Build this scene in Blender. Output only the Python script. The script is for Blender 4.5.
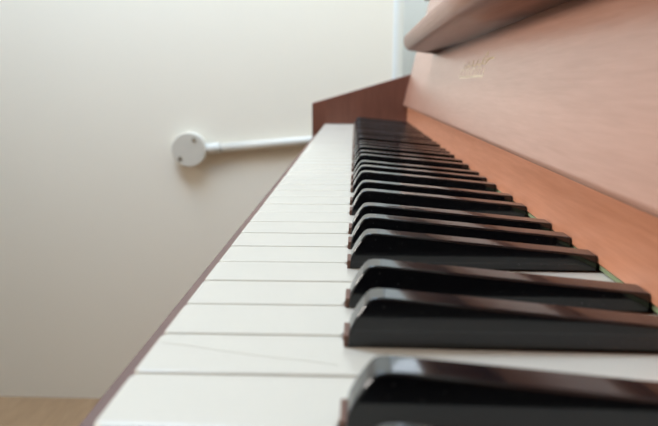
import bpy, bmesh, math, random
from mathutils import Vector, Matrix

for o in list(bpy.data.objects):
    bpy.data.objects.remove(o, do_unlink=True)
scene = bpy.context.scene
COL = scene.collection
Z0 = 0.765                                   # height of the white key tops above the floor
MM = 0.001

# ------------------------------------------------------------------ camera
cam_d = bpy.data.cameras.new('camera')
cam = bpy.data.objects.new('camera', cam_d)
COL.objects.link(cam)
cam.location = (0.0527, 0.0, Z0 + 0.0669)
cam.rotation_euler = (math.radians(90 - 11.80), 0, math.radians(2.415))
cam_d.sensor_fit = 'HORIZONTAL'
cam_d.sensor_width = 36.0
cam_d.lens = 615.0 / 658.0 * 36.0
cam_d.clip_start = 0.004
cam_d.clip_end = 50
cam_d.dof.use_dof = True
cam_d.dof.focus_distance = 0.285
cam_d.dof.aperture_fstop = cam_d.lens / 2.3
scene.camera = cam

# ------------------------------------------------------------------ world, light, exposure
world = bpy.data.worlds.new('world')
scene.world = world
world.use_nodes = True
wn = world.node_tree.nodes
wn['Background'].inputs['Color'].default_value = (0.86, 0.93, 1.0, 1)
wn['Background'].inputs['Strength'].default_value = 1.0


def area(name, loc, target, sx, sy, power, color):
    d = bpy.data.lights.new(name, 'AREA')
    d.shape = 'RECTANGLE'
    d.size = sx
    d.size_y = sy
    d.energy = power
    d.color = color
    o = bpy.data.objects.new(name, d)
    COL.objects.link(o)
    o.location = loc
    o.rotation_euler = (Vector(target) - Vector(loc)).to_track_quat('-Z', 'Y').to_euler()
    return o


area('skylight', (-0.5, 0.85, 2.22), (-0.1, 1.5, 1.05), 1.1, 0.6, 33.5, (0.71, 0.9, 1.13))
fill_lamp = area('window_side_fill', (-2.92, 0.2, 1.92), (0.14, 0.4, 0.85), 1.15, 0.6, 9, (1.0, 0.93, 0.86))  # added fill lamp aimed at the fallboard, beam narrowed to spare the end wall
fill_lamp.data.spread = math.radians(58)
area('alcove_daylight', (0.505, 2.0, 1.55), (0.1, 2.15, 1.1), 0.7, 1.2, 10.0, (0.8, 0.9, 1.03))

scene.view_settings.view_transform = 'Standard'
scene.view_settings.look = 'None'
scene.view_settings.gamma = 1.0
scene.view_settings.use_curve_mapping = False
scene.view_settings.exposure = 0.0


# ------------------------------------------------------------------ materials
def new_mat(name):
    m = bpy.data.materials.new(name)
    m.use_nodes = True
    return m, m.node_tree.nodes, m.node_tree.links, m.node_tree.nodes['Principled BSDF']


def plain(name, col, rough=0.5, spec=0.5, vary=0.06, scale=40.0, metallic=0.0, bump=0.0, bump_scale=200.0):
    m, n, l, b = new_mat(name)
    tc = n.new('ShaderNodeTexCoord')
    no = n.new('ShaderNodeTexNoise')
    no.inputs['Scale'].default_value = scale
    no.inputs['Detail'].default_value = 4
    l.new(tc.outputs['Object'], no.inputs['Vector'])
    mx = n.new('ShaderNodeMixRGB')
    mx.inputs[1].default_value = tuple(c * (1 - vary) for c in col) + (1,)
    mx.inputs[2].default_value = tuple(min(1, c * (1 + vary)) for c in col) + (1,)
    l.new(no.outputs['Fac'], mx.inputs[0])
    l.new(mx.outputs[0], b.inputs['Base Color'])
    b.inputs['Roughness'].default_value = rough
    b.inputs['Specular IOR Level'].default_value = spec
    b.inputs['Metallic'].default_value = metallic
    if bump:
        n2 = n.new('ShaderNodeTexNoise')
        n2.inputs['Scale'].default_value = bump_scale
        l.new(tc.outputs['Object'], n2.inputs['Vector'])
        bp = n.new('ShaderNodeBump')
        bp.inputs['Strength'].default_value = bump
        bp.inputs['Distance'].default_value = 0.001
        l.new(n2.outputs['Fac'], bp.inputs['Height'])
        l.new(bp.outputs['Normal'], b.inputs['Normal'])
    return m


def wood(name, dark, light, rough=0.35, coat=0.3, stretch=(60, 4, 60), spec=0.5, coat_rough=0.25):
    m, n, l, b = new_mat(name)
    tc = n.new('ShaderNodeTexCoord')
    mp = n.new('ShaderNodeMapping')
    mp.inputs['Scale'].default_value = stretch
    l.new(tc.outputs['Object'], mp.inputs['Vector'])
    a = n.new('ShaderNodeTexNoise')
    a.inputs['Scale'].default_value = 1.0
    a.inputs['Detail'].default_value = 3
    a.inputs['Distortion'].default_value = 0.6
    l.new(mp.outputs['Vector'], a.inputs['Vector'])
    f = n.new('ShaderNodeTexNoise')
    f.inputs['Scale'].default_value = 9.0
    f.inputs['Detail'].default_value = 4
    l.new(mp.outputs['Vector'], f.inputs['Vector'])
    ad = n.new('ShaderNodeMath')
    ad.operation = 'MULTIPLY_ADD'
    ad.inputs[1].default_value = 0.45
    l.new(f.outputs['Fac'], ad.inputs[0])
    ml = n.new('ShaderNodeMath')
    ml.operation = 'MULTIPLY'
    ml.inputs[1].default_value = 0.55
    l.new(a.outputs['Fac'], ml.inputs[0])
    l.new(ml.outputs[0], ad.inputs[2])
    cr = n.new('ShaderNodeValToRGB')
    cr.color_ramp.elements[0].position = 0.33
    cr.color_ramp.elements[0].color = dark + (1,)
    cr.color_ramp.elements[1].position = 0.68
    cr.color_ramp.elements[1].color = light + (1,)
    l.new(ad.outputs[0], cr.inputs['Fac'])
    l.new(cr.outputs['Color'], b.inputs['Base Color'])
    b.inputs['Roughness'].default_value = rough
    b.inputs['Specular IOR Level'].default_value = spec
    b.inputs['Coat Weight'].default_value = coat
    b.inputs['Coat Roughness'].default_value = coat_rough
    bp = n.new('ShaderNodeBump')
    bp.inputs['Strength'].default_value = 0.12
    bp.inputs['Distance'].default_value = 0.0006
    l.new(f.outputs['Fac'], bp.inputs['Height'])
    l.new(bp.outputs['Normal'], b.inputs['Normal'])
    return m


M_WALL = plain('painted_wall', (0.85, 0.79, 0.67), 0.85, 0.2, 0.02, 3.0, bump=0.15, bump_scale=120)
M_DAYLIT = plain('daylit_recess_tint', (0.74, 0.79, 0.81), 0.8, 0.2, 0.02, 3.0)  # bluish daylight of the recess put into its wall colour
M_LIT_EDGE = plain('lit_corner_tint', (0.86, 0.89, 0.88), 0.5, 0.4, 0.01, 3.0)  # light caught by the wall corner, put into a brighter cool colour
M_CEIL = plain('ceiling_paint', (0.62, 0.59, 0.55), 0.9, 0.2, 0.02, 3.0)
M_FLOOR = wood('floor_boards', (0.3, 0.185, 0.1), (0.42, 0.27, 0.15), 0.5, 0.0, (12, 2, 12))
M_BOX = plain('grey_plastic', (0.6, 0.56, 0.48), 0.5, 0.4, 0.03)
M_PIPE = plain('white_plastic_pipe', (0.66, 0.64, 0.58), 0.4, 0.5, 0.02)
M_SCREW = plain('screw_metal', (0.34, 0.3, 0.23), 0.45, 0.5, 0.1, 200, metallic=0.6)
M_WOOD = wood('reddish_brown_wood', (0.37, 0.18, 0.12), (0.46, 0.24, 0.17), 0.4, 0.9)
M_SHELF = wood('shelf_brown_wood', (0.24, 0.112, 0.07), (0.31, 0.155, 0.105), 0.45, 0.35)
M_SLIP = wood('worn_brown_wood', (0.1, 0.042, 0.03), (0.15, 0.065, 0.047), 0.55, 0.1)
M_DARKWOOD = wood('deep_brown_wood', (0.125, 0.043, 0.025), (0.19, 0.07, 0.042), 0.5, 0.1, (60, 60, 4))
M_RAIL = wood('orange_brown_wood', (0.42, 0.165, 0.085), (0.55, 0.24, 0.14), 0.45, 0.15)
M_STICK = wood('key_timber', (0.12, 0.055, 0.035), (0.2, 0.1, 0.065), 0.7, 0.0, (8, 90, 90))
M_WHITE = plain('white_key_plastic', (0.625, 0.59, 0.51), 0.2, 0.5, 0.012, 90)
M_LINE = plain('hairline_mark', (0.6, 0.565, 0.48), 0.3, 0.2, 0.02)  # thin line slightly darker than the key top
M_FELT = plain('green_felt', (0.2, 0.24, 0.14), 0.95, 0.1, 0.2, 900)
M_GOLD = plain('worn_gold_leaf', (0.5, 0.36, 0.19), 0.35, 0.5, 0.1, 300, metallic=0.5)
M_PALEGOLD = plain('pale_gold_leaf', (0.66, 0.54, 0.4), 0.35, 0.5, 0.1, 300, metallic=0.3)
M_PAPER = plain('paper', (0.8, 0.78, 0.73), 0.8, 0.2, 0.03)
M_COVER = plain('dark_book_cover', (0.05, 0.045, 0.04), 0.5, 0.4, 0.1)
M_GLASS_FRAME = plain('window_paint', (0.8, 0.8, 0.8), 0.4, 0.5, 0.01)

# glossy black sharps with faint dust and scratches
M_BLACK, n, l, b = new_mat('black_key_lacquer')
tc = n.new('ShaderNodeTexCoord')
nz = n.new('ShaderNodeTexNoise')
nz.inputs['Scale'].default_value = 1100
nz.inputs['Detail'].default_value = 2
l.new(tc.outputs['Object'], nz.inputs['Vector'])
cr = n.new('ShaderNodeValToRGB')
cr.color_ramp.elements[0].position = 0.71
cr.color_ramp.elements[0].color = (0.006, 0.0065, 0.008, 1)
cr.color_ramp.elements[1].position = 0.78
cr.color_ramp.elements[1].color = (0.10, 0.095, 0.09, 1)
l.new(nz.outputs['Fac'], cr.inputs['Fac'])
l.new(cr.outputs['Color'], b.inputs['Base Color'])
b.inputs['Roughness'].default_value = 0.09
b.inputs['Specular IOR Level'].default_value = 0.62


# ------------------------------------------------------------------ mesh helpers
def link_mesh(name, bm, mat, parent=None, smooth=False):
    bmesh.ops.recalc_face_normals(bm, faces=bm.faces)
    me = bpy.data.meshes.new(name)
    bm.to_mesh(me)
    bm.free()
    if smooth:
        for p in me.polygons:
            p.use_smooth = True
    me.materials.append(mat)
    o = bpy.data.objects.new(name, me)
    COL.objects.link(o)
    if parent:
        o.parent = parent
        if parent.type == 'EMPTY':
            o.location = -parent.location
    return o


def box_bm(x0, x1, y0, y1, z0, z1, bevel=0.0, seg=2):
    bm = bmesh.new()
    bmesh.ops.create_cube(bm, size=1)
    bmesh.ops.scale(bm, vec=(x1 - x0, y1 - y0, z1 - z0), verts=bm.verts)
    bmesh.ops.translate(bm, vec=((x0 + x1) / 2, (y0 + y1) / 2, (z0 + z1) / 2), verts=bm.verts)
    if bevel:
        bmesh.ops.bevel(bm, geom=bm.edges[:], offset=bevel, segments=seg, profile=0.5, affect='EDGES')
    return bm


def prism_y(pts, y0, y1, bm=None):
    """polygon in X,Z extruded along Y"""
    bm = bm or bmesh.new()
    a = [bm.verts.new((x, y0, z)) for x, z in pts]
    c = [bm.verts.new((x, y1, z)) for x, z in pts]
    bm.faces.new(a)
    bm.faces.new(list(reversed(c)))
    k = len(pts)
    for i in range(k):
        j = (i + 1) % k
        bm.faces.new((a[i], c[i], c[j], a[j]))
    return bm


def tube_bm(p0, p1, r, seg=24, bm=None):
    bm = bm or bmesh.new()
    p0, p1 = Vector(p0), Vector(p1)
    d = p1 - p0
    mat = Matrix.Translation((p0 + p1) / 2) @ d.to_track_quat('Z', 'Y').to_matrix().to_4x4()
    bmesh.ops.create_cone(bm, cap_ends=True, segments=seg, radius1=r, radius2=r, depth=d.length, matrix=mat)
    return bm


def bev(o, width, seg=2, angle=30):
    m = o.modifiers.new('bevel', 'BEVEL')
    m.width = width
    m.segments = seg
    m.limit_method = 'ANGLE'
    m.angle_limit = math.radians(angle)
    m.harden_normals = False
    return o


def struct(o):
    o['kind'] = 'structure'
    return o


def thing(name, label, cat, loc, group=None):
    o = bpy.data.objects.new(name, None)
    COL.objects.link(o)
    o.location = loc
    o.empty_display_size = 0.05
    o['label'] = label
    o['category'] = cat
    if group:
        o['group'] = group
    return o


# ------------------------------------------------------------------ room
RX0, RX1, RY0, RYE, RYA, RH = -3.0, 0.52, -3.6, 1.5, 2.5, 2.42
CORN = 0.160
struct(link_mesh('floor', box_bm(RX0 - .1, RX1 + .1, RY0 - .1, RYA + .1, -0.1, 0), M_FLOOR))
struct(link_mesh('ceiling', box_bm(RX0 - .1, RX1 + .1, RY0 - .1, RYA + .1, RH, RH + 0.1), M_CEIL))
# end wall beyond the bass end of the piano, with a rounded outer corner and a recess beyond it
bm = bmesh.new()
pts = [(RX0, RYE), ]
R = 0.02
for i in range(9):
    a = -math.pi / 2 + i / 8 * math.pi / 2
    pts.append((CORN - R + R * math.cos(a), RYE + R + R * math.sin(a)))
pts += [(CORN, RYA + .05), (RX0, RYA + .05)]
lo = [bm.verts.new((x, y, 0)) for x, y in pts]
hi = [bm.verts.new((x, y, RH)) for x, y in pts]
bm.faces.new(lo)
bm.faces.new(list(reversed(hi)))
for i in range(len(pts)):
    j = (i + 1) % len(pts)
    bm.faces.new((lo[i], lo[j], hi[j], hi[i]))
struct(link_mesh('wall_far', bm, M_WALL))
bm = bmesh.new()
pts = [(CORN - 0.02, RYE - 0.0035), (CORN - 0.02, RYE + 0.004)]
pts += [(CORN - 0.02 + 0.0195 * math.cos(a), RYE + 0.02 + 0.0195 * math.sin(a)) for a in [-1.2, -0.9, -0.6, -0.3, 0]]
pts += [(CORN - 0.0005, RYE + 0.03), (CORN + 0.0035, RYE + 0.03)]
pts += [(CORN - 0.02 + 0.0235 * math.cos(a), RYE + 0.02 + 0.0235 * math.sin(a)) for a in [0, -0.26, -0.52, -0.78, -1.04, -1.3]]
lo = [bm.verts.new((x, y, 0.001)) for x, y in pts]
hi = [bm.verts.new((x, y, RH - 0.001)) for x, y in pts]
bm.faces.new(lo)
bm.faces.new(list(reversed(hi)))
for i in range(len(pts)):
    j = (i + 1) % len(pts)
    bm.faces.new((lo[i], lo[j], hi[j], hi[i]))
struct(link_mesh('lit_edge_strip_1', bm, M_LIT_EDGE))  # added strip that draws the brightly lit edge of the corner
struct(link_mesh('wall_alcove', box_bm(CORN, RX1 + .1, RYA, RYA + .1, 0, RH), M_DAYLIT))
struct(link_mesh('wall_right', box_bm(RX1, RX1 + .1, RY0, RYA, 0, RH), M_WALL))
struct(link_mesh('wall_near', box_bm(RX0, RX1, RY0 - .1, RY0, 0, RH), M_WALL))
# wall opposite the keyboard with a window opening
bm = box_bm(RX0 - .1, RX0, RY0, RYA, 0, 0.85)
for args in ((RX0 - .1, RX0, RY0, RYA, 2.25, RH), (RX0 - .1, RX0, RY0, -0.4, 0.85, 2.25), (RX0 - .1, RX0, 0.8, RYA, 0.85, 2.25)):
    b2 = box_bm(*args)
    me = bpy.data.meshes.new('tmp')
    b2.to_mesh(me)
    b2.free()
    bm.from_mesh(me)
    bpy.data.meshes.remove(me)
struct(link_mesh('wall_left', bm, M_WALL))
bm = bmesh.new()
for args in ((-0.4, -0.35, .85, 2.25), (0.75, 0.8, .85, 2.25), (-0.35, 0.75, .85, .9), (-0.35, 0.75, 2.2, 2.25), (0.18, 0.22, .9, 2.2)):
    b2 = box_bm(RX0 - .08, RX0 - .02, *args)
    me = bpy.data.meshes.new('tmp')
    b2.to_mesh(me)
    b2.free()
    bm.from_mesh(me)
    bpy.data.meshes.remove(me)
struct(link_mesh('window_1', bm, M_GLASS_FRAME))

# ------------------------------------------------------------------ junction box and conduit on the end wall
bx, bz = -0.3495, Z0 - 0.0885
jb = thing('junction_box', 'round grey plastic junction box with two screws on the wall', 'junction box', (bx, RYE, bz))
o = link_mesh('box_base', tube_bm((bx, RYE, bz), (bx, RYE - 0.022, bz), 0.0415, 48), M_PIPE, jb)
bev(o, 0.002, 2)
o = link_mesh('box_lid', tube_bm((bx, RYE - 0.022, bz), (bx, RYE - 0.029, bz), 0.042, 48), M_BOX, jb)
bev(o, 0.003, 3)
for sx, sz in ((0.0145, 0.0245), (-0.0215, -0.0205)):
    bm = tube_bm((bx + sx, RYE - 0.0285, bz + sz), (bx + sx, RYE - 0.0305, bz + sz), 0.0052, 16)
    s = link_mesh('screw', bm, M_SCREW, jb)
    bev(s, 0.0006, 2)
# spout of the box where the pipe plugs in
p0 = Vector((bx + 0.038, RYE - 0.0125, bz + 0.001))
p1 = Vector((-0.052, RYE - 0.0125, bz + 0.0235))
d = (p1 - p0).normalized()
o = link_mesh('spout', tube_bm(p0, p0 + d * 0.036, 0.0135, 24), M_PIPE, jb, True)
bev(o, 0.001, 2)
cd = thing('conduit_pipe', 'straight white conduit pipe running along wall from round box to piano', 'pipe', (bx + .1, RYE, bz))
link_mesh('pipe', tube_bm(p0 + d * 0.0362, p0 + d * 0.435, 0.0108, 24), M_PIPE, cd, True)
q = p0 + d * 0.40
bm = tube_bm(q - d * 0.008, q + d * 0.008, 0.0122, 24)
b2 = box_bm(q.x - 0.008, q.x + 0.008, RYE - 0.011, RYE, q.z - 0.0122, q.z + 0.0122)
me = bpy.data.meshes.new('tmp')
b2.to_mesh(me)
b2.free()
bm.from_mesh(me)
bpy.data.meshes.remove(me)
link_mesh('saddle_clip', bm, M_PIPE, cd)

# ------------------------------------------------------------------ piano
W = 23.5
YB = 1073.4                                   # bass edge of the lowest key
YT = YB - 52 * W                              # treble edge of the highest key
ya, yb = (YT - 1.5) * MM, (YB + 1.5) * MM
piano = thing('piano', 'reddish brown upright piano with open lid and long keyboard', 'piano', (0.17, (YB + YT) / 2 * MM, 0))


def P(name, bm, mat, bevel=0.0, seg=3, angle=30, smooth=False):
    o = link_mesh(name, bm, mat, piano, smooth)
    if bevel:
        bev(o, bevel, seg, angle)
    return o


def xz(lst):
    return [(x * MM, Z0 + z * MM) for x, z in lst]


# side panels: arm sloping up from the keyslip to the fallboard, then the tall back part
side = xz([(-22, -75), (-22, 35.7), (149, 85), (178, 206), (400, 206), (400, -Z0 * 1000), (130, -Z0 * 1000), (130, -75)])
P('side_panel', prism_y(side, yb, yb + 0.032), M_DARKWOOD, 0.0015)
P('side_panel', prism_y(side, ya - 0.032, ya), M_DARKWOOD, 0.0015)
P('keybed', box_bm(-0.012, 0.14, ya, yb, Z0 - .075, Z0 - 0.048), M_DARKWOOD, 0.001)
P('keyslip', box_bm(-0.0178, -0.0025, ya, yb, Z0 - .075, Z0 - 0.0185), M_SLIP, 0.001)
P('lower_panel', box_bm(0.142, 0.158, ya, yb, 0.1, Z0 - .05), M_WOOD, 0.001)
P('bottom_rail', box_bm(0.138, 0.162, ya, yb, 0.0, 0.098), M_DARKWOOD, 0.001)
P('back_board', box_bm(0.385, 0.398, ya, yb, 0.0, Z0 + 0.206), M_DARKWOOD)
# name rail above the key tails, with its felt
P('name_rail', prism_y(xz([(141.5, 2.6), (165, 2.6), (165, 44), (143.5, 44), (141.5, 40)]), ya, yb), M_RAIL, 0.001)
P('felt_strip', box_bm(0.1422, 0.160, ya, yb, Z0 + 0.0008, Z0 + 0.0024), M_FELT)
# sloping fallboard panel behind the keys
SL = 0.23


def panel_x(z):
    return 134.3 + SL * (z - 32)


fb = xz([(panel_x(32) + 1, 31), (panel_x(32), 33), (panel_x(206), 206), (panel_x(206) + 18, 206), (panel_x(32) + 18, 30)])
P('fallboard', prism_y(fb, ya + 0.0006, yb - 0.0006), M_WOOD, 0.0012)
# music shelf: a rounded lip along the middle of the panel
SY0, SY1 = 0.13, 0.806
prof = [(panel_x(105) + 0.6, 104.5), (123, 108.4), (119.6, 109.1), (117, 110.6), (114.8, 113.4), (113.3, 117), (112.7, 121), (112.9, 124), (114.2, 126.8), (117, 128.6),
        (123, 129.3), (panel_x(129.3) + 0.6, 129.3)]
bm = bmesh.new()
N = 8
rows = []
cx_ = panel_x(120)
for i in range(N + 1):
    a = i / N * math.pi / 2                     # rounded end seen from above
    y = SY1 - 0.020 * (1 - math.cos(math.pi / 2 - a))
    s = 0.5 + 0.5 * math.sin(a) if i < N else 1.0
    rows.append((y, s))
rows.append((SY0, 1.0))
prev = None
for y, s in rows:
    ring = []
    for x, z in prof:
        xx = cx_ + (x - cx_) * s if x < cx_ else x
        zz = 117 + (z - 117) * (0.75 + 0.25 * s)
        ring.append(bm.verts.new((xx * MM, y, Z0 + zz * MM)))
    if prev:
        for i in range(len(ring)):
            j = (i + 1) % len(ring)
            bm.faces.new((prev[i], prev[j], ring[j], ring[i]))
    else:
        bm.faces.new(ring)
    prev = ring
bm.faces.new(list(reversed(prev)))
o = P('music_shelf', bm, M_SHELF, 0.0, smooth=True)
try:
    for p in o.data.polygons:
        p.use_smooth = len(p.vertices) == 4
except Exception:
    pass
# top lid with a small overhang
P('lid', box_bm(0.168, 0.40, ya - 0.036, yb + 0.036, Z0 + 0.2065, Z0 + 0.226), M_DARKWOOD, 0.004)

# gold mark in the middle of the panel: a flowing line over a row of upright strokes on a base line
nrm = Vector((-1, 0, SL)).normalized()


def panel_pt(y, z, lift=0.00025):
    return Vector((panel_x(z) * MM, y * MM, Z0 + z * MM)) + nrm * lift


def ribbon(pts, w, name, mat, parent=None):
    bm = bmesh.new()
    a = []
    for i, (y, z) in enumerate(pts):
        y0, z0 = pts[max(i - 1, 0)]
        y1, z1 = pts[min(i + 1, len(pts) - 1)]
        t = Vector((y1 - y0, z1 - z0)).normalized()
        q = Vector((-t.y, t.x)) * w / 2
        a.append([bm.verts.new(panel_pt(y + q.x, z + q.y)), bm.verts.new(panel_pt(y - q.x, z - q.y)),
                  bm.verts.new(panel_pt(y - q.x, z - q.y, -0.0002)), bm.verts.new(panel_pt(y + q.x, z + q.y, -0.0002))])
    for u, v in zip(a, a[1:]):
        for i in range(4):
            j = (i + 1) % 4
            bm.faces.new((u[i], u[j], v[j], v[i]))
    bm.faces.new(a[0])
    bm.faces.new(list(reversed(a[-1])))
    return bm


def merge(bms):
    out = bms[0]
    for b2 in bms[1:]:
        me = bpy.data.meshes.new('tmp')
        b2.to_mesh(me)
        b2.free()
        out.from_mesh(me)
        bpy.data.meshes.remove(me)
    return out


parts = []
fl = []
for i in range(49):
    t = i / 48
    fl.append((545 - 92 * t + 5 * math.sin(t * 31), 82.6 + 1.0 * t + 2.2 * math.cos(t * 31)))
parts.append(ribbon(fl, 1.1, 's', M_GOLD))
parts.append(ribbon([(471, 81), (464, 87), (459, 90), (455, 87)], 1.5, 's', M_GOLD))
parts.append(ribbon([(459, 83.5), (445, 85), (432, 84.5)], 1.5, 's', M_GOLD))
o = P('gold_flourish', merge(parts), M_GOLD)
o['label'] = 'worn gold flowing line on the panel'
parts = [ribbon([(556, 72.8), (454, 72.8)], 1.6, 's', M_PALEGOLD)]
for y in (554, 541, 527, 518, 504, 490, 481, 468, 457):
    parts.append(ribbon([(y, 72.5), (y, 79.2)], 2.2, 's', M_PALEGOLD))
for y0_, y1_ in ((554, 541), (527, 518), (504, 490), (481, 468)):
    parts.append(ribbon([(y0_, 79), (y1_, 79)], 1.1, 's', M_PALEGOLD))
o = P('gold_mark', merge(parts), M_PALEGOLD)
o['label'] = 'pale gold row of upright strokes on a base line'

# ---------------- keys
NOTE = 'ABCDEFG'
HASSHARP = {'A': -3.5, 'C': 2.5, 'D': -2.7, 'F': 3.3, 'G': 0.7}   # note whose sharp sits at its near edge: offset of the sharp
SH = 5.0                                                          # half width of a sharp at its base
FRONT = 50.0
TAIL = 160.0


def white_outline(i):
    """outline in X (from front) and Y (0 = near edge, W = far edge) of white key i, counted from the bass end"""
    g = 0.09
    note = NOTE[i % 7]
    near = far = None
    if note in HASSHARP and i < 51:                      # sharp at near edge (above this note)
        near = max(HASSHARP[note] + SH + 0.7, g)
    prevn = NOTE[(i - 1) % 7]
    if i > 0 and prevn in HASSHARP:                      # sharp at far edge
        far = min(W + HASSHARP[prevn] - SH - 0.7, W - g)
    r = 2.3
    pts = []

    def arc(cx, cy, a0, a1):
        for s in range(5):
            a = math.radians(a0 + (a1 - a0) * s / 4)
            pts.append((cx + r * math.cos(a), cy + r * math.sin(a)))
    arc(r, g + r, 180, 270)
    if near:
        pts.extend([(FRONT, g), (FRONT, near), (TAIL, near)])
    else:
        pts.append((TAIL, g))
    if far:
        pts.extend([(TAIL, far), (FRONT, far), (FRONT, W - g)])
    else:
        pts.append((TAIL, W - g))
    arc(r, W - g - r, 90, 180)
    return pts


def extrude_outline(pts, z0, z1):
    bm = bmesh.new()
    a = [bm.verts.new((x * MM, y * MM, z0 * MM)) for x, y in pts]
    c = [bm.verts.new((x * MM, y * MM, z1 * MM)) for x, y in pts]
    bm.faces.new(list(reversed(a)))
    top = bm.faces.new(c)
    k = len(pts)
    for i in range(k):
        j = (i + 1) % k
        bm.faces.new((a[i], a[j], c[j], c[i]))
    # soften the rim of the playing surface
    rim = list(top.edges)
    bmesh.ops.bevel(bm, geom=rim, offset=0.0011, segments=3, profile=0.5, affect='EDGES')
    return bm


random.seed(4)
cache = {}
for i in range(52):
    key = (NOTE[i % 7], i == 0, i == 51)
    y_near = YB - W * (i + 1)
    if key not in cache:
        k = link_mesh('white_key', extrude_outline(white_outline(i), -18.5, 0), M_WHITE, piano)
        inner = [(x + (2.2 if x < 10 else 0), y + (0.35 if y < W / 2 else -0.35)) for x, y in white_outline(i)]
        st = link_mesh('key_stick', extrude_outline([(max(x, 2.5), y) for x, y in inner], -40, -18.6), M_STICK, k)
        cache[key] = (k, st)
    else:
        k0, s0 = cache[key]
        k = k0.copy()
        COL.objects.link(k)
        st = s0.copy()
        COL.objects.link(st)
        k.parent = piano
        st.parent = k
    k.location = Vector((0, y_near * MM, Z0 + random.uniform(-0.0001, 0.0001))) - piano.location

# hairline mark across one key near the viewer
ck = [(2, 150.6), (14, 147.4), (28, 143.6), (40, 141.2), (49, 139.0)]
bm = bmesh.new()
prev = None
for x, y in ck:
    a = [bm.verts.new((x * MM, (y - 0.12) * MM, 0.00006)), bm.verts.new((x * MM, (y + 0.12) * MM, 0.00006)),
         bm.verts.new((x * MM, (y + 0.12) * MM, -0.0006)), bm.verts.new((x * MM, (y - 0.12) * MM, -0.0006))]
    if prev:
        for q in range(4):
            w = (q + 1) % 4
            bm.faces.new((prev[q], prev[w], a[w], a[q]))
    else:
        bm.faces.new(a)
    prev = a
bm.faces.new(list(reversed(prev)))
target_key = None
for o in piano.children:
    if o.name.startswith('white_key') and abs(o.location.y + piano.location.y - 0.1334) < 0.002:
        target_key = o
if target_key:
    bmesh.ops.translate(bm, vec=(0, -(target_key.location.y + piano.location.y), 0), verts=bm.verts)
    h = link_mesh('hairline_mark', bm, M_LINE, target_key)
    h['label'] = 'faint grey hairline running diagonally across the key'

# sharps
PROF = [(51.1, -0.3), (51.25, 2.4), (51.9, 4.9), (53.2, 7.6), (55.0, 10.4), (56.4, 12.2), (57.4, 12.95), (59.0, 13.25), (62, 13.15), (70, 12.4), (100, 9.7), (141.2, 5.8), (141.2, -0.3)]


def half(z):
    return 5.0 - 0.75 * max(z, 0) / 13.0


bm = bmesh.new()
A = [bm.verts.new((x * MM, -half(z) * MM, z * MM)) for x, z in PROF]
B = [bm.verts.new((x * MM, half(z) * MM, z * MM)) for x, z in PROF]
bm.faces.new(A)
bm.faces.new(list(reversed(B)))
for q in range(len(PROF)):
    w = (q + 1) % len(PROF)
    bm.faces.new((A[q], B[q], B[w], A[w]))
cap0 = link_mesh('black_key', bm, M_BLACK, piano, True)
bev(cap0, 0.0007, 3, 45)
wnm = cap0.modifiers.new('normals', 'WEIGHTED_NORMAL')
wnm.keep_sharp = False
st0 = link_mesh('key_stick', box_bm(0.0498, 0.150, -0.0047, 0.0047, -0.040, -0.0004, 0.0003, 1), M_STICK, cap0)
nose0 = link_mesh('key_nose', box_bm(0.0502, 0.0525, -0.0046, 0.0046, -0.0003, 0.0030, 0.0002, 1), M_STICK, cap0)
nose0['label'] = 'bare brown timber showing at the foot of the key'
first = True
for i in range(51):
    note = NOTE[i % 7]
    if note not in HASSHARP:
        continue
    yc = YB - W * (i + 1) + HASSHARP[note]
    if first:
        k = cap0
        first = False
    else:
        k = cap0.copy()
        COL.objects.link(k)
        k.parent = piano
        for ch in (st0, nose0):
            c = ch.copy()
            COL.objects.link(c)
            c.parent = k
    k.location = Vector((0, yc * MM, Z0 + random.uniform(-0.0002, 0.0002))) - piano.location
